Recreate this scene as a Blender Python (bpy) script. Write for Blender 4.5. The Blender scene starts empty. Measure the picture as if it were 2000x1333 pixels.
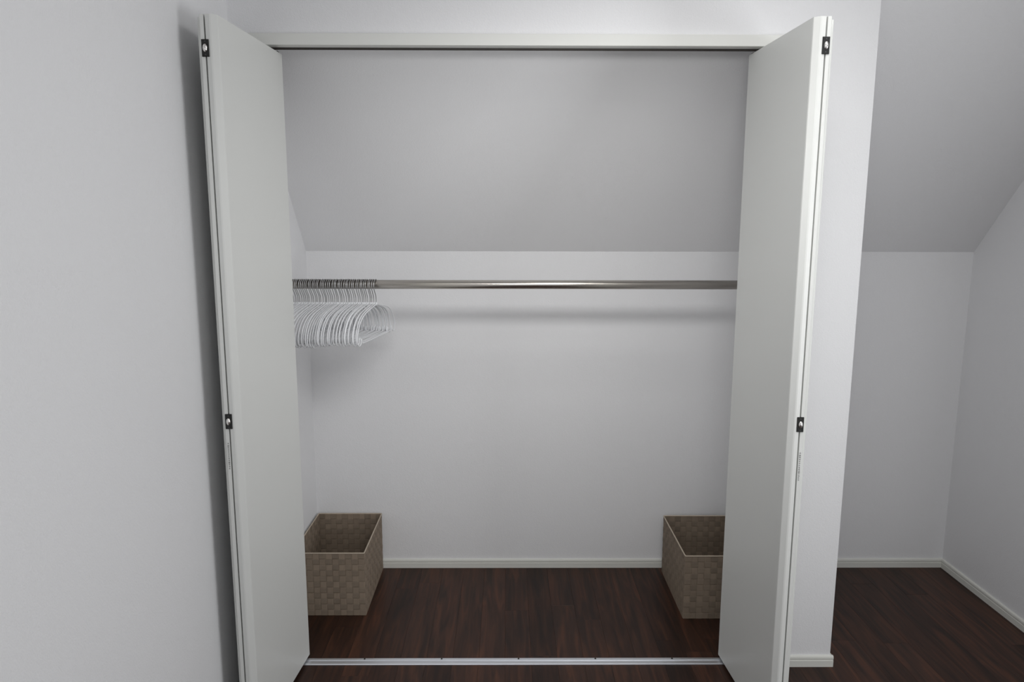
import bpy, bmesh, math, random
from mathutils import Vector, Matrix
random.seed(7)
sc = bpy.context.scene
COL = sc.collection
R = math.radians

# ---------------------------------------------------------------- camera
F_PX, PITCH, ROLL, YAW = 1388.12, -0.15737, 0.00189, -0.00602
cam_d = bpy.data.cameras.new('camera'); cam = bpy.data.objects.new('camera', cam_d); COL.objects.link(cam)
cam_d.sensor_width = 36.0; cam_d.lens = F_PX * 36.0 / 2000.0; cam_d.clip_start = 0.02
def cam_dir(u, v):
    x = math.cos(ROLL)*u - math.sin(ROLL)*v; up = math.sin(ROLL)*u + math.cos(ROLL)*v
    y = math.cos(PITCH) - math.sin(PITCH)*up; z = math.sin(PITCH) + math.cos(PITCH)*up
    return Vector((math.cos(YAW)*x - math.sin(YAW)*y, math.sin(YAW)*x + math.cos(YAW)*y, z))
fw = cam_dir(0, 0); rt = cam_dir(1, 0) - fw; upv = cam_dir(0, 1) - fw
M = Matrix((rt, upv, -fw)).transposed().to_4x4()
M.translation = Vector((-0.0229, -2.2105, 1.4687))
cam.matrix_world = M
sc.camera = cam

# ---------------------------------------------------------------- light and exposure
sc.view_settings.view_transform = 'Standard'; sc.view_settings.look = 'None'
sc.view_settings.gamma = 1.0; sc.view_settings.use_curve_mapping = False
sc.view_settings.exposure = 0.0
w = bpy.data.worlds.new('world'); sc.world = w; w.use_nodes = True
w.node_tree.nodes['Background'].inputs[0].default_value = (0.75, 0.85, 1, 1)
w.node_tree.nodes['Background'].inputs[1].default_value = 0.2
def area(name, loc, target, sx, sy, power, col):
    l = bpy.data.lights.new(name, 'AREA'); l.shape = 'RECTANGLE'; l.size = sx; l.size_y = sy
    l.energy = power; l.color = col
    o = bpy.data.objects.new(name, l); COL.objects.link(o); o.location = loc
    o.rotation_euler = (Vector(target) - Vector(loc)).to_track_quat('-Z', 'Y').to_euler()
    return o
area('ceiling_panel', (1.38, -1.5, 2.42), (1.38, -1.5, 0), 0.55, 0.55, 5.6, (0.98, 0.99, 1.0))
area('ceiling_panel', (0.62, -0.85, 2.42), (0.62, -0.85, 0), 0.7, 0.5, 6.0, (1.0, 0.995, 0.98))
area('side_window', (1.82, -1.5, 1.1), (0, -1.5, 1.1), 0.6, 0.9, 15.0, (0.97, 0.985, 1.0))
area('rear_fill', (-0.4, -3.3, 1.3), (-0.4, 0, 1.3), 0.7, 0.7, 3.0, (0.97, 0.985, 1.0))  # added fill from behind the camera, lifts the shaded faces; no window there
sp = area('front_fill', (0.15, -1.2, 1.9), (0.15, 0.4, 1.14), 0.8, 0.20, 2.55, (1.0, 0.995, 0.985)); sp.data.spread = R(84)  # added area light floating out of view, brightens the closet; no fixture hangs there

# ---------------------------------------------------------------- dimensions
XL, XR, XW = -0.846, 1.0723, 1.888       # left wall, outer corner of closet, right wall
DC, K, TA = 0.714, 1.3756, 1.139         # back wall depth, knee wall height, slope of the roof
CZ = 2.5; YB = -3.4                      # flat ceiling, wall behind the camera
HW, HZ = 0.80, 2.0                       # closet opening
YS = DC - (CZ - K) / TA                  # where the slope meets the ceiling
T = 0.06                                 # front wall thickness

# ---------------------------------------------------------------- materials
def mat(name, col, rough=0.5, metal=0.0, spec=0.5):
    m = bpy.data.materials.new(name); m.use_nodes = True
    b = m.node_tree.nodes['Principled BSDF']
    b.inputs['Base Color'].default_value = (*col, 1); b.inputs['Roughness'].default_value = rough
    b.inputs['Metallic'].default_value = metal; b.inputs['Specular IOR Level'].default_value = spec
    return m, m.node_tree, b
def nd(nt, t, **kw):
    n = nt.nodes.new(t)
    for k, v in kw.items(): setattr(n, k, v)
    return n
def bump(nt, b, fac, strength, dist):
    bp = nd(nt, 'ShaderNodeBump'); bp.inputs['Strength'].default_value = strength; bp.inputs['Distance'].default_value = dist
    nt.links.new(fac, bp.inputs['Height']); nt.links.new(bp.outputs[0], b.inputs['Normal'])
def wallpaper():
    m, nt, b = mat('wallpaper', (0.87, 0.87, 0.88), 0.9, 0, 0.2)
    tc = nd(nt, 'ShaderNodeTexCoord'); mp = nd(nt, 'ShaderNodeMapping'); mp.inputs['Scale'].default_value = (1, 1, 0.6)
    nt.links.new(tc.outputs['Object'], mp.inputs[0])
    n1 = nd(nt, 'ShaderNodeTexNoise'); n1.inputs['Scale'].default_value = 130; n1.inputs['Detail'].default_value = 5
    n1.inputs['Distortion'].default_value = 1.2
    n2 = nd(nt, 'ShaderNodeTexNoise'); n2.inputs['Scale'].default_value = 420; n2.inputs['Detail'].default_value = 2
    nt.links.new(mp.outputs[0], n1.inputs[0]); nt.links.new(mp.outputs[0], n2.inputs[0])
    ad = nd(nt, 'ShaderNodeMath', operation='ADD'); nt.links.new(n1.outputs[0], ad.inputs[0]); nt.links.new(n2.outputs[0], ad.inputs[1])
    bump(nt, b, ad.outputs[0], 0.32, 0.0025)
    return m
def paint(name, col, rough=0.4):
    m, nt, b = mat(name, col, rough, 0, 0.4)
    tc = nd(nt, 'ShaderNodeTexCoord'); n = nd(nt, 'ShaderNodeTexNoise'); n.inputs['Scale'].default_value = 300
    nt.links.new(tc.outputs['Object'], n.inputs[0]); bump(nt, b, n.outputs[0], 0.04, 0.001)
    return m
def wood():
    m, nt, b = mat('dark_walnut', (0.06, 0.035, 0.028), 0.40, 0, 0.22)
    tc = nd(nt, 'ShaderNodeTexCoord'); oi = nd(nt, 'ShaderNodeObjectInfo')
    off = nd(nt, 'ShaderNodeVectorMath', operation='SCALE'); off.inputs['Scale'].default_value = 1.0
    cb = nd(nt, 'ShaderNodeCombineXYZ'); mu = nd(nt, 'ShaderNodeMath', operation='MULTIPLY'); mu.inputs[1].default_value = 57
    nt.links.new(oi.outputs['Random'], mu.inputs[0]); nt.links.new(mu.outputs[0], cb.inputs[0]); nt.links.new(mu.outputs[0], cb.inputs[1])
    va = nd(nt, 'ShaderNodeVectorMath', operation='ADD'); nt.links.new(tc.outputs['Object'], va.inputs[0]); nt.links.new(cb.outputs[0], va.inputs[1])
    mp = nd(nt, 'ShaderNodeMapping'); mp.inputs['Scale'].default_value = (26, 2.2, 5); nt.links.new(va.outputs[0], mp.inputs[0])
    n = nd(nt, 'ShaderNodeTexNoise'); n.inputs['Scale'].default_value = 1.6; n.inputs['Detail'].default_value = 6; n.inputs['Distortion'].default_value = 0.8
    nt.links.new(mp.outputs[0], n.inputs[0])
    mp2 = nd(nt, 'ShaderNodeMapping'); mp2.inputs['Scale'].default_value = (160, 3, 20); nt.links.new(va.outputs[0], mp2.inputs[0])
    n2 = nd(nt, 'ShaderNodeTexNoise'); n2.inputs['Scale'].default_value = 2; n2.inputs['Detail'].default_value = 3; nt.links.new(mp2.outputs[0], n2.inputs[0])
    cr = nd(nt, 'ShaderNodeValToRGB'); e = cr.color_ramp.elements
    e[0].position = 0.33; e[0].color = (0.024, 0.0130, 0.0095, 1); e[1].position = 0.72; e[1].color = (0.078, 0.032, 0.018, 1)
    x = e.new(0.52); x.color = (0.045, 0.0205, 0.0135, 1)
    nt.links.new(n.outputs[0], cr.inputs[0])
    hs = nd(nt, 'ShaderNodeHueSaturation'); mr = nd(nt, 'ShaderNodeMapRange'); mr.inputs['To Min'].default_value = 0.85; mr.inputs['To Max'].default_value = 1.55
    nt.links.new(oi.outputs['Random'], mr.inputs[0]); nt.links.new(mr.outputs[0], hs.inputs['Value']); nt.links.new(cr.outputs[0], hs.inputs['Color'])
    mx = nd(nt, 'ShaderNodeMix', data_type='RGBA', blend_type='MULTIPLY'); mx.inputs[0].default_value = 0.35
    nt.links.new(hs.outputs[0], mx.inputs[6]); nt.links.new(n2.outputs[0], mx.inputs[7]); nt.links.new(mx.outputs[2], b.inputs['Base Color'])
    bump(nt, b, n2.outputs[0], 0.08, 0.001)
    return m
def woven(name, col):
    m, nt, b = mat(name, col, 0.75, 0, 0.3)
    tc = nd(nt, 'ShaderNodeTexCoord'); oi = nd(nt, 'ShaderNodeObjectInfo')
    n = nd(nt, 'ShaderNodeTexNoise'); n.inputs['Scale'].default_value = 60; nt.links.new(tc.outputs['Object'], n.inputs[0])
    w_ = nd(nt, 'ShaderNodeTexNoise'); w_.inputs['Scale'].default_value = 900; nt.links.new(tc.outputs['Object'], w_.inputs[0])
    hs = nd(nt, 'ShaderNodeHueSaturation'); hs.inputs['Color'].default_value = (*col, 1)
    ad = nd(nt, 'ShaderNodeMath', operation='ADD'); nt.links.new(oi.outputs['Random'], ad.inputs[0]); nt.links.new(n.outputs[0], ad.inputs[1])
    mr = nd(nt, 'ShaderNodeMapRange'); mr.inputs['From Max'].default_value = 1.5; mr.inputs['To Min'].default_value = 0.82; mr.inputs['To Max'].default_value = 1.2
    nt.links.new(ad.outputs[0], mr.inputs[0]); nt.links.new(mr.outputs[0], hs.inputs['Value']); nt.links.new(hs.outputs[0], b.inputs['Base Color'])
    bump(nt, b, w_.outputs[0], 0.4, 0.001)
    return m
def metal(name, col, rough):
    m, nt, b = mat(name, col, rough, 1.0)
    tc = nd(nt, 'ShaderNodeTexCoord'); n = nd(nt, 'ShaderNodeTexNoise'); n.inputs['Scale'].default_value = 400
    nt.links.new(tc.outputs['Object'], n.inputs[0])
    mr = nd(nt, 'ShaderNodeMapRange'); mr.inputs['To Min'].default_value = rough*0.85; mr.inputs['To Max'].default_value = rough*1.15
    nt.links.new(n.outputs[0], mr.inputs[0]); nt.links.new(mr.outputs[0], b.inputs['Roughness'])
    return m
WALL = wallpaper()
TRIM = paint('trim_paint', (0.79, 0.795, 0.76), 0.45)
BASE = paint('baseboard_vinyl', (0.78, 0.78, 0.73), 0.45)
DOOR = paint('door_laminate', (0.77, 0.78, 0.755), 0.38)
WOOD = wood()
SUB = paint('subfloor', (0.012, 0.008, 0.006), 0.8)
STRAP_A = woven('basket_strap_light', (0.255, 0.200, 0.150))
STRAP_B = woven('basket_strap_dark', (0.225, 0.178, 0.134))
RIM = woven('basket_rim', (0.46, 0.39, 0.31))
STEEL = metal('brushed_steel', (0.62, 0.58, 0.53), 0.22)
sn = STEEL.node_tree; tg = sn.nodes.new('ShaderNodeTangent'); tg.direction_type = 'RADIAL'; tg.axis = 'X'
sb = sn.nodes['Principled BSDF']; sb.inputs['Anisotropic'].default_value = 0.95; sb.inputs['Anisotropic Rotation'].default_value = 0.25
sn.links.new(tg.outputs[0], sb.inputs['Tangent'])
CHROME = metal('hanger_chrome', (0.50, 0.50, 0.50), 0.30)
ALU = metal('aluminium', (0.80, 0.82, 0.86), 0.38)
DARK = paint('black_plastic', (0.012, 0.012, 0.011), 0.45)
SILVER = metal('hinge_silver', (0.85, 0.83, 0.80), 0.28)
PVC = paint('white_coating', (0.84, 0.85, 0.87), 0.3)
INK = paint('grey_print', (0.25, 0.25, 0.25), 0.6)
INKL = paint('faint_grey_print', (0.36, 0.36, 0.355), 0.6)
GUN = metal('gunmetal', (0.10, 0.10, 0.10), 0.45)
BROWN = paint('dark_rail', (0.06, 0.052, 0.045), 0.5)

# ---------------------------------------------------------------- helpers
def mesh(name, verts, faces, m, smooth=False):
    me = bpy.data.meshes.new(name); me.from_pydata([tuple(v) for v in verts], [], faces)
    bm = bmesh.new(); bm.from_mesh(me); bmesh.ops.recalc_face_normals(bm, faces=bm.faces); bm.to_mesh(me); bm.free()
    me.materials.append(m)
    if smooth:
        for p in me.polygons: p.use_smooth = True
    return me
def link(name, me, parent=None, loc=None, rot=None):
    o = bpy.data.objects.new(name, me); COL.objects.link(o)
    if parent: o.parent = parent
    if loc is not None: o.location = loc
    if rot is not None: o.rotation_euler = rot
    return o
def box_vf(a, b):
    (x0, y0, z0), (x1, y1, z1) = a, b
    v = [(x0,y0,z0),(x1,y0,z0),(x1,y1,z0),(x0,y1,z0),(x0,y0,z1),(x1,y0,z1),(x1,y1,z1),(x0,y1,z1)]
    f = [(0,1,2,3),(4,5,6,7),(0,1,5,4),(1,2,6,5),(2,3,7,6),(3,0,4,7)]
    return v, f
def boxes(*bs):
    V, Fc = [], []
    for a, b in bs:
        v, f = box_vf(a, b); n = len(V); V += v; Fc += [tuple(i+n for i in q) for q in f]
    return V, Fc
def prism(prof, p0, p1, ax_n, ax_z=Vector((0,0,1)), cap=True):
    """profile points (n, z) swept from p0 to p1"""
    p0, p1, ax_n = Vector(p0), Vector(p1), Vector(ax_n)
    V = [p0 + ax_n*a + ax_z*b for a, b in prof] + [p1 + ax_n*a + ax_z*b for a, b in prof]
    n = len(prof); Fc = [(i, (i+1) % n, n+(i+1) % n, n+i) for i in range(n)]
    if cap: Fc += [tuple(range(n)), tuple(range(n, 2*n))]
    return V, Fc
def join(*vfs):
    V, Fc = [], []
    for v, f in vfs:
        n = len(V); V += list(v); Fc += [tuple(i+n for i in q) for q in f]
    return V, Fc
def tube(path, r, seg=8, closed=False, cap=True):
    P = [Vector(p) for p in path]; n = len(P); V, Fc = [], []
    t0 = (P[1]-P[0]).normalized(); ref = Vector((1,0,0)) if abs(t0.x) < 0.9 else Vector((0,0,1))
    nrm = (ref - t0*ref.dot(t0)).normalized()
    for i, p in enumerate(P):
        a = P[i-1] if (i > 0 or closed) else p; b = P[(i+1) % n] if (i < n-1 or closed) else p
        t = (b-a).normalized(); nrm = (nrm - t*nrm.dot(t)).normalized(); bn = t.cross(nrm)
        V += [p + (nrm*math.cos(k*2*math.pi/seg) + bn*math.sin(k*2*math.pi/seg))*r for k in range(seg)]
    for i in range(n if closed else n-1):
        j = (i+1) % n
        Fc += [(i*seg+k, i*seg+(k+1) % seg, j*seg+(k+1) % seg, j*seg+k) for k in range(seg)]
    if cap and not closed: Fc += [tuple(range(seg)), tuple(range((n-1)*seg, n*seg))]
    return V, Fc
def bez(pts, sub=5):
    P = [Vector(p) for p in pts]; out = []
    for i in range(len(P)-1):
        a, b, c, d = P[max(i-1,0)], P[i], P[i+1], P[min(i+2,len(P)-1)]
        for k in range(sub):
            t = k/sub
            out.append(0.5*((2*b)+(c-a)*t+(2*a-5*b+4*c-d)*t*t+(-a+3*b-3*c+d)*t**3))
    out.append(P[-1]); return out
def bevel_mesh(me, w_, seg=2):
    bm = bmesh.new(); bm.from_mesh(me)
    bmesh.ops.bevel(bm, geom=[e for e in bm.edges if e.calc_face_angle(0) > 0.6], offset=w_, segments=seg, affect='EDGES', profile=0.5)
    bm.to_mesh(me); bm.free(); return me
def tag(o, label, cat, group=None, kind=None):
    o['label'] = label; o['category'] = cat
    if group: o['group'] = group
    if kind: o['kind'] = kind
    return o
def thing(name, label, cat, loc=(0,0,0), group=None, kind=None):
    return tag(link(name, None, None, loc), label, cat, group, kind)
def struct(name, vf, m, label, cat):
    return tag(link(name, mesh(name, vf[0], vf[1], m)), label, cat, None, 'structure')

# ---------------------------------------------------------------- room shell
W = 0.1
def slope_z(y): return K + (DC - y)*TA
struct('wall_left', boxes(((XL-W, YB-W, -0.05), (XL, DC+W, CZ+0.05))), WALL, 'plain white wallpapered wall running back on the left of the closet', 'wall')
struct('wall_right', boxes(((XW, YB-W, -0.05), (XW+W, DC+W, CZ+0.05))), WALL, 'shaded white wallpapered wall at the far right of the alcove', 'wall')
struct('wall_back', boxes(((XL, DC, -0.05), (XW, DC+W, K))), WALL, 'low white back wall under the slope behind the clothes rod', 'wall')
# front wall with the closet opening, cut off by the slope at the top
hf = slope_z(0) ; hb = slope_z(T)
fv, ff = [], []
def wedge(x0, x1, z0):
    pr = [(0, z0), (T, z0), (T, hb), (0, hf)]
    return prism(pr, (x0, 0, 0), (x1, 0, 0), (0, 1, 0))
struct('wall_front', join(wedge(XL, -HW, 0), wedge(HW, XR, 0), wedge(-HW, HW, HZ+0.009)), WALL,
       'white wallpapered wall around the closet opening, its free corner beside the right door', 'wall')
# side wall between closet and alcove
pr = [(T, 0), (DC, 0), (DC, K), (T, hb)]
struct('wall_partition', prism(pr, (0.95, 0, 0), (XR, 0, 0), (0, 1, 0)), WALL, 'white side wall between the closet and the alcove', 'wall')
struct('wall_rear', boxes(((XL, YB-W, -0.05), (XW, YB, CZ))), WALL, 'white wall closing the room opposite the closet', 'wall')
struct('ceiling', boxes(((XL, YB, CZ), (XW, YS, CZ+0.08))), WALL, 'flat white ceiling above the room', 'ceiling')
pr = [(DC, K), (YS, CZ), (YS, CZ+0.1), (DC, K+0.12)]
struct('ceiling_slope', prism(pr, (XL, 0, 0), (XW, 0, 0), (0, 1, 0)), WALL, 'sloping white roof surface above the closet and alcove', 'ceiling')

# floor with individual planks
floor = struct('floor', boxes(((XL, YB, -0.06), (XW, DC, -0.013))), SUB, 'dark walnut plank floor', 'floor')
PW = 0.0905
def plank_mesh(L, wd):
    g = 0.0001; c = 0.00035
    x0, x1, y0, y1, zt, zb = g, wd-g, g, L-g, 0.0, -0.0125
    v = [(x0,y0,zb),(x1,y0,zb),(x1,y1,zb),(x0,y1,zb),(x0,y0,zt-c),(x1,y0,zt-c),(x1,y1,zt-c),(x0,y1,zt-c),
         (x0+c,y0+c,zt),(x1-c,y0+c,zt),(x1-c,y1-c,zt),(x0+c,y1-c,zt)]
    f = [(0,3,2,1),(0,1,5,4),(1,2,6,5),(2,3,7,6),(3,0,4,7),(4,5,9,8),(5,6,10,9),(6,7,11,10),(7,4,8,11),(8,9,10,11)]
    return mesh('plank', v, f, WOOD)
cache = {}
x = XL; row = 0
while x < XW - 1e-6:
    wd = min(PW, XW - x); y = YB; seg = 0.3 + random.random()*0.6
    while y < DC - 1e-6:
        L = min(seg, DC - y)
        if DC - y - L < 0.06: L = DC - y
        key = (round(L, 3), round(wd, 4))
        if key not in cache: cache[key] = plank_mesh(*key)
        link('plank', cache[key], floor, (x, y, 0))
        y += L; seg = random.choice((0.75, 0.9, 0.9, 1.05))
    x += wd; row += 1

# baseboards
BH = 0.0395
BP = [(0,0),(0.009,0),(0.009,0.0225),(0.0072,0.0238),(0.0072,0.0262),(0.0088,0.0275),(0.0088,0.033),(0.0076,0.0372),(0.0045,BH),(0,BH)]
def base(name, segs, label):
    struct(name, join(*[prism(BP, a, b, n) for a, b, n in segs]), BASE, label, 'baseboard')
base('baseboard_back', [((XL, DC, 0), (0.95, DC, 0), (0, -1, 0))], 'white grooved skirting strip across the inside back of the closet')
base('baseboard_alcove', [((XR, DC, 0), (XW, DC, 0), (0, -1, 0))], 'white grooved skirting strip along the back of the alcove')
base('baseboard_right', [((XW, DC-0.009, 0), (XW, YB, 0), (-1, 0, 0))], 'white grooved skirting strip along the right wall')
base('baseboard_front', [((0.836, 0, 0), (XR+0.009, 0, 0), (0, -1, 0))], 'short white skirting strip beside the foot of the right door')
base('baseboard_partition', [((XR, 0, 0), (XR, DC-0.009, 0), (1, 0, 0)), ((0.95, T, 0), (0.95, DC-0.009, 0), (-1, 0, 0))], 'white skirting strip along the closet side wall')
base('baseboard_left', [((XL, DC-0.009, 0), (XL, 0.07, 0), (1, 0, 0)), ((XL, -0.013, 0), (XL, YB, 0), (1, 0, 0))], 'white skirting strip along the left wall')

# casing of the opening
CW = 0.033; CT = -0.010
hd = boxes(((-HW-CW, CT, HZ), (HW+CW, 0.0, HZ+CW)), ((-HW, 0.0, HZ-0.0), (HW, 0.034, HZ+0.009)))
lf = boxes(((-HW-CW, CT, 0), (-HW, 0.0, HZ)), ((-HW-0.0, 0.0, 0), (-HW+0.004, T, HZ)))
rg = boxes(((HW, CT, 0), (HW+CW, 0.0, HZ)), ((HW-0.004, 0.0, 0), (HW, T, HZ)))
def trim(name, vf, label):
    return tag(link(name, bevel_mesh(mesh(name, vf[0], vf[1], TRIM), 0.0012)), label, 'door casing', None, 'structure')
trim('trim_1', hd, 'white casing rail across the top of the closet opening')
trim('trim_2', lf, 'white casing post behind the left folding door')
trim('trim_3', rg, 'white casing post behind the right folding door')

# ---------------------------------------------------------------- top rail and floor track
rail = thing('top_rail', 'thin dark sliding rail under the white head casing', 'rail', (0, 0.028, HZ))
link('channel', mesh('channel', *boxes(((-0.795, -0.0055, -0.001), (0.795, 0.0055, 0)), ((-0.795, -0.0055, -0.0035), (0.795, -0.0040, 0)), ((-0.795, 0.0040, -0.0040), (0.795, 0.0055, 0))), BROWN), rail)
track = thing('floor_track', 'silver aluminium track let across the dark floor at the closet threshold', 'track', (0, 0.0225, 0))
TP = [(-0.0185,0),(0.0185,0),(0.0185,0.0018),(0.0165,0.0040),(0.0075,0.0040),(0.0065,0.0016),(-0.0095,0.0016),(-0.0105,0.0050),(-0.0165,0.0050),(-0.0185,0.0018)]
link('channel', mesh('channel', *prism(TP, (-0.795,0,0), (0.795,0,0), (0,1,0)), ALU), track)
def disc(r, h, n=12):
    V = [(r*math.cos(i*2*math.pi/n), r*math.sin(i*2*math.pi/n), z*h) for z in (0, 1) for i in range(n)]
    return V, [tuple(range(n)), tuple(range(n, 2*n))] + [(i, (i+1) % n, n+(i+1) % n, n+i) for i in range(n)]
sm = mesh('screw', *disc(0.0032, 0.0012), DARK)
for k in range(-2, 3): link('screw', sm, track, (0.0152+0.2645*k, 0.0118, 0.0038))

# ---------------------------------------------------------------- folding doors
ZB, ZT = 0.012, 1.987
def panel(origin, end, side, prof_fn, name, parent):
    """panel in plan: u runs from the fold to the far end, n points away from the gap"""
    o, e = Vector(origin), Vector(end); u = (e-o); L = u.length; u = u/L
    n = Vector((u.y, -u.x)) * side
    pts = [o + u*a + n*b for a, b in prof_fn(L)]
    V = [(p.x, p.y, ZB) for p in pts] + [(p.x, p.y, ZT) for p in pts]; k = len(pts)
    F_ = [(i, (i+1) % k, k+(i+1) % k, k+i) for i in range(k)] + [tuple(range(k)), tuple(range(k, 2*k))]
    return link(name, mesh(name, V, F_, DOOR), parent), u, n
def profB(L):   # inner panel: rounded bevel on the opening side
    return [(0.0005,0.0017),(0.0,0.0125),(0.0012,0.0160),(0.0100,0.0288),(0.0130,0.0300),(L-0.002,0.0300),(L,0.028),(L,0.0015),(L-0.001,0.0012)]
def profA(L):   # outer panel: finger pull stepped back on its room side
    return [(0.0005,0.0012),(0.0,0.0100),(0.0020,0.0115),(0.0260,0.0125),(0.0300,0.0160),(0.0300,0.0290),(0.0310,0.0300),(L,0.0300),(L,0.0008)]
def hinge(parent, gx, gy, z, s):
    h = link('hinge', bevel_mesh(mesh('hinge', *boxes(((-0.0095,-0.0016,-0.0205),(0.0085,0.004,0.0205))), DARK), 0.0006, 1), parent, (gx, gy, z))
    if s > 0: h.scale = (-1, 1, 1)
    # silver barrel: an upright oval knob
    V, Fc = [], []; n, m_ = 12, 6
    for j in range(m_+1):
        a = j/m_*math.pi/2
        for i in range(n):
            t = i*2*math.pi/n; V.append((0.0060*math.cos(t)*math.cos(a), -0.0016-0.0050*math.sin(a), 0.0102*math.sin(t)*math.cos(a)))
    for j in range(m_):
        for i in range(n): Fc.append((j*n+i, j*n+(i+1) % n, (j+1)*n+(i+1) % n, (j+1)*n+i))
    link('hinge_barrel', mesh('hinge_barrel', V, Fc, SILVER, True), h, (-0.0008, 0, 0))
    for zz in (0.0155, -0.0155):
        me_ = mesh('hinge_screw', *disc(0.0018, 0.0005, 8), GUN)
        link('hinge_screw', me_, h, (-0.0005, -0.0014, zz), (math.pi/2, 0, 0))
    return h
def print_marks(parent, x0, y0, ztop, zbot):
    V, Fc = [], []
    def q(x, z, w_, h_):
        v, f = box_vf((x-w_/2, -0.0003, z-h_/2), (x+w_/2, 0.0004, z+h_/2)); n = len(V); V.extend(v); Fc.extend(tuple(i+n for i in g) for g in f)
    H = ztop-zbot
    # arrow head on top, then a column of small strokes
    n = len(V); V.extend([(-0.0022, -0.0003, 0),(0.0022,-0.0003,0),(0,-0.0003,0.0044),(-0.0022,0.0004,0),(0.0022,0.0004,0),(0,0.0004,0.0044)]); Fc.extend([(0,1,2),(3,4,5),(0,1,4,3),(1,2,5,4),(2,0,3,5)])
    rnd = random.Random(4); z = -0.0035
    glyph = 0
    while z > -H:
        dark = glyph in (0, 8)
        q(0, z, 0.0040 if dark else 0.0030, 0.0007); q(0, z-0.0018, 0.0034, 0.0006)
        q(rnd.uniform(-0.001,0.001), z-0.0012, 0.0006, 0.0034)
        if dark or rnd.random() < 0.5: q(0.0012, z-0.0020, 0.0005, 0.0026)
        if dark: q(-0.0012, z-0.0020, 0.0008, 0.0026); q(0, z-0.0032, 0.0040, 0.0007)
        z -= 0.0058; glyph += 1
    link('printed_notice', mesh('printed_notice', V, Fc, INKL), parent, (x0, y0, ztop))
def bifold(name, s, gx, gy, lead, piv, label, zt_h, zm_h, tz):
    d = thing(name, label, 'folding door', (s*gx, gy, 0), None, 'structure')
    def pt(p): return (s*(p[0]-gx), p[1]-gy)
    B, uB, nB = panel((0, 0), pt(lead), -s, profB, 'door_panel', d)
    A, uA, nA = panel((-0.0012*(-s), 0), pt(piv), s, profA, 'door_panel', d)
    hinge(d, 0, -0.0012, zt_h, s); hinge(d, 0, -0.0012, zm_h, s)
    print_marks(A, s*0.0062, -0.0002, tz[0], tz[1])
    # guide pin riding in the top rail and the pivot at the jamb
    lu = Vector(pt(lead)); gp = Vector((s*(0.722-gx), 0.028-gy))
    link('guide_pin', mesh('guide_pin', *join(tube([(gp.x, gp.y, ZT-0.001), (gp.x, gp.y, HZ-0.0015)], 0.0022, 10), boxes(((gp.x-0.012, gp.y-0.008, ZT-0.0005), (gp.x+0.012, gp.y+0.008, ZT+0.003)))), DARK), d)
    pp = Vector((s*(0.772-gx), 0.018-gy))
    link('pivot_pin', mesh('pivot_pin', *join(tube([(pp.x, pp.y, ZT-0.001), (pp.x, pp.y, HZ-0.004)], 0.005, 10), boxes(((pp.x-0.024, pp.y-0.012, ZT+0.0005), (pp.x+0.024, pp.y+0.030, HZ-0.0005)))), DARK), d)
    link('bottom_pin', mesh('bottom_pin', *tube([(pp.x, pp.y, 0.0041), (pp.x, pp.y, ZB+0.001)], 0.004, 10), DARK), d)
    return d
bifold('door_1', -1, 0.769, -0.36, (0.7365, 0.055), (0.7562, 0.030), 'left white bifold closet door folded open against the left wall', 1.907, 0.956, (0.893, 0.823))
bifold('door_2', 1, 0.764, -0.36, (0.7365, 0.050), (0.7560, 0.030), 'right white bifold closet door folded open beside the alcove', 1.918, 0.948, (0.866, 0.790))

# ---------------------------------------------------------------- clothes rod
RY, RZ, RR = 0.33, 1.2698, 0.0162
rod = thing('clothes_rod', 'bare shiny steel hanging rod running across the closet', 'rod', (0, RY, RZ))
link('tube', mesh('tube', *tube([(XL+0.003, 0, 0), (0.947, 0, 0)], RR, 32), STEEL, True), rod)
def flange(xa, xb):
    a, b = sorted((xa, xb)); return tube([(a, 0, 0), (b, 0, 0)], 0.026, 24)
link('rod_bracket', mesh('rod_bracket', *flange(XL+0.0005, XL+0.009), STEEL), rod)
link('rod_bracket', mesh('rod_bracket', *flange(0.941, 0.9495), STEEL), rod)

# ---------------------------------------------------------------- hangers
HR = 0.0015; RC = 0.0205; zc = RR + HR + 0.0002 - RC
def hook_path():
    pts = []
    for k in range(15):
        a = R(-15 + 195*k/14); pts.append((0, RC*math.cos(a), zc + RC*math.sin(a)))
    tail = bez([(0, -RC, zc), (0, -RC*0.93, zc-0.011), (0, -RC*0.5, zc-0.026), (0, -0.002, zc-0.040), (0, 0, -0.060), (0, 0, -0.079)], 4)
    return pts + tail[1:]
half = [(0.003,-0.070),(0.016,-0.0735),(0.05,-0.0795),(0.09,-0.0875),(0.125,-0.0985),(0.153,-0.115),(0.173,-0.137),(0.184,-0.160),(0.185,-0.178),
        (0.179,-0.1895),(0.168,-0.1935),(0.157,-0.189),(0.1545,-0.178),(0.150,-0.172),(0.1455,-0.178),(0.143,-0.186),(0.135,-0.1885),(0.07,-0.189)]
def body_path():
    rt_ = [(0, a, b) for a, b in half]; lf_ = [(0, -a, b) for a, b in reversed(half)]
    return bez(rt_ + [(0, 0, -0.189)] + lf_, 3)
hook_me = mesh('hook', *tube(hook_path(), HR, 7), CHROME, True)
body_me = mesh('wire_frame', *tube(body_path(), 0.0021, 7, closed=True), PVC, True)
collar_me = mesh('collar', *tube([(0, 0, -0.064), (0, 0, -0.0765)], 0.0036, 8), PVC, True)
N = 43; xa, xb = -0.790, -0.496
words = ['rightmost', 'second', 'third', 'fourth', 'fifth', 'sixth', 'seventh', 'eighth', 'ninth', 'tenth']
proto = None; parts = []
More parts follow.
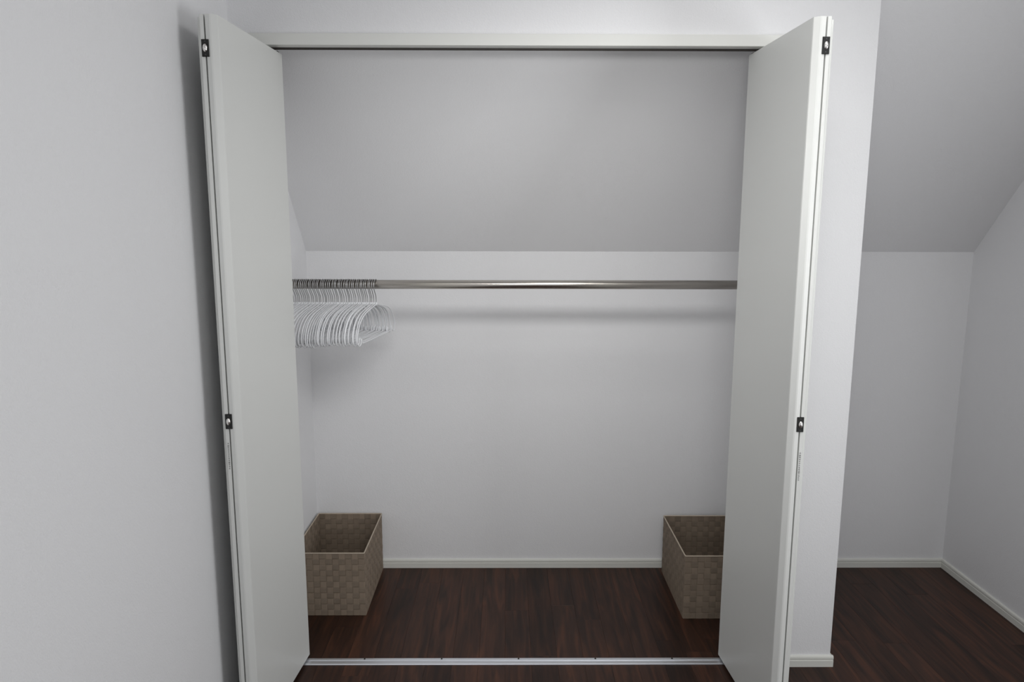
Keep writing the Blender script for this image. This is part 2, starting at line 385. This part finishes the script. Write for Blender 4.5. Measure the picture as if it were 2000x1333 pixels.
for i in range(N):
    j = N-1-i      # 0 = rightmost
    if j == 0: lab = 'rightmost white coated wire hanger, its whole open outline showing beside the bare rod'
    elif j < 10: lab = 'white coated wire hanger with silver hook, %s from the right end of the row' % words[j]
    elif j < 22: lab = 'white wire hanger with silver hook, packed in the middle of the hanger row'
    else: lab = 'shaded white wire hanger packed at the left of the row beside the folding door'
    if proto is None:
        h = thing('wire_hanger', lab, 'hanger'); proto = h
        parts = [link('hook', hook_me, h), link('wire_frame', body_me, h), link('collar', collar_me, h)]
    else:
        h = proto.copy(); COL.objects.link(h)
        for p in parts:
            c = p.copy(); COL.objects.link(c); c.parent = h
    tag(h, lab, 'hanger', 'white wire hangers on the closet rod')
    h.location = (xa + (xb-xa)*i/(N-1) + random.uniform(-0.0017, 0.0017), RY, RZ)
    left = j >= 22
    yaw = (-9.5 if not left else -11.0) + random.uniform(-1.5, 1.5)
    tilt = (2.6 if left else 0.6) + random.uniform(-1.3, 1.3)
    h.rotation_euler = (R(tilt), 0, R(yaw))

# ---------------------------------------------------------------- woven baskets
BW, BD, BHT = 0.270, 0.378, 0.256
NX, NY, NZ = 11, 16, 11
def ribbon(pts, wdir, wd, nrms, th):
    """flat strap through pts, width direction wdir, thickness along nrms"""
    V = []
    for p, nn in zip(pts, nrms):
        for a, b in ((-1, -1), (1, -1), (1, 1), (-1, 1)): V.append(Vector(p) + Vector(wdir)*wd/2*a + Vector(nn)*th/2*b)
    return V
def rib_faces(n, closed=False):
    Fc = []
    for i in range(n if closed else n-1):
        a, b = i*4, ((i+1) % n)*4
        Fc += [(a+k, a+(k+1) % 4, b+(k+1) % 4, b+k) for k in range(4)]
    if not closed: Fc += [(0,1,2,3), ((n-1)*4, (n-1)*4+1, (n-1)*4+2, (n-1)*4+3)]
    return Fc
AMP, TH = 0.0011, 0.0010
def basket(name, loc, label, flip=False):
    t = thing(name, label, 'basket', loc, 'woven storage baskets in the closet')
    hx, hy = BW/2, BD/2; cz = (BHT-0.004)/NZ; cx = BW/NX; cy = BD/NY
    link('base_panel', mesh('base_panel', *boxes(((-hx+0.003, -hy+0.003, 0.001), (hx-0.003, hy-0.003, 0.004))), STRAP_B), t)
    sides = [(Vector((-hx,-hy,0)), Vector((1,0,0)), Vector((0,-1,0)), NX, cx), (Vector((hx,-hy,0)), Vector((0,1,0)), Vector((1,0,0)), NY, cy),
             (Vector((hx,hy,0)), Vector((-1,0,0)), Vector((0,1,0)), NX, cx), (Vector((-hx,hy,0)), Vector((0,-1,0)), Vector((-1,0,0)), NY, cy)]
    idx = 0; cells = []
    for c0, d, nn, n, cs in sides:
        for k in range(n): cells.append((c0 + d*cs*(k+0.5), d, nn, cs, idx, k == 0)); idx += 1
    # upright straps
    for c, d, nn, cs, gi, _ in cells:
        pts, nr = [], []
        for r_ in range(NZ):
            s = 1 if (gi+r_) % 2 == 0 else -1
            for f_ in (0.14, 0.86): pts.append(c + nn*(AMP*s-0.0012) + Vector((0,0,0.001+cz*(r_+f_)))); nr.append(nn)
        pts.insert(0, pts[0] - Vector((0,0,cz*0.14))); nr.append(nn); pts.append(pts[-1] + Vector((0,0,cz*0.14))); nr.append(nn)
        link('upright_strap', mesh('upright_strap', ribbon(pts, d, cs*0.975, nr, TH), rib_faces(len(pts)), STRAP_B), t)
    # horizontal straps, each one loop around the basket
    for r_ in range(NZ):
        pts, nr = [], []
        for c, d, nn, cs, gi, first in cells:
            s = -1 if (gi+r_) % 2 == 0 else 1
            for f_ in (-0.36, 0.36): pts.append(c + d*cs*f_ + nn*(AMP*s-0.0012) + Vector((0,0,0.001+cz*(r_+0.5)))); nr.append(nn)
        # pull corners out to the edge
        P2, N2 = [], []
        for i_, (p, nn) in enumerate(zip(pts, nr)):
            P2.append(p); N2.append(nn); nx_ = nr[(i_+1) % len(nr)]
            if (nx_-nn).length > 0.1:
                cn = Vector(((hx-0.0012)*(1 if (nn+nx_).x > 0 else -1), (hy-0.0012)*(1 if (nn+nx_).y > 0 else -1), p.z)); P2.append(cn); N2.append((nn+nx_))
        link('band_strap', mesh('band_strap', ribbon(P2, (0,0,1), cz*0.975, N2, TH), rib_faces(len(P2), True), STRAP_A), t)
    # corded rim
    rim = [(-hx,-hy),(hx,-hy),(hx,hy),(-hx,hy)]; path = []
    for i_ in range(4):
        a = Vector((*rim[i_], BHT-0.002)); b = Vector((*rim[(i_+1) % 4], BHT-0.002)); dd = (b-a).normalized()
        path += [a+dd*0.004, b-dd*0.004, b-dd*0.001]
        path[-1] = b - dd*0.0012 + (Vector((*rim[(i_+2) % 4], BHT-0.002))-b).normalized()*0.0012
    link('rim', mesh('rim', *tube(path, 0.0026, 8, closed=True), RIM, True), t)
    # ground to the floor
    return t
basket('storage_basket', (-0.700, 0.5085, 0.0), 'taupe woven storage basket in the left corner of the closet floor')
basket('storage_basket', (0.7795, 0.482, 0.0), 'taupe woven storage basket half hidden behind the right folding door')
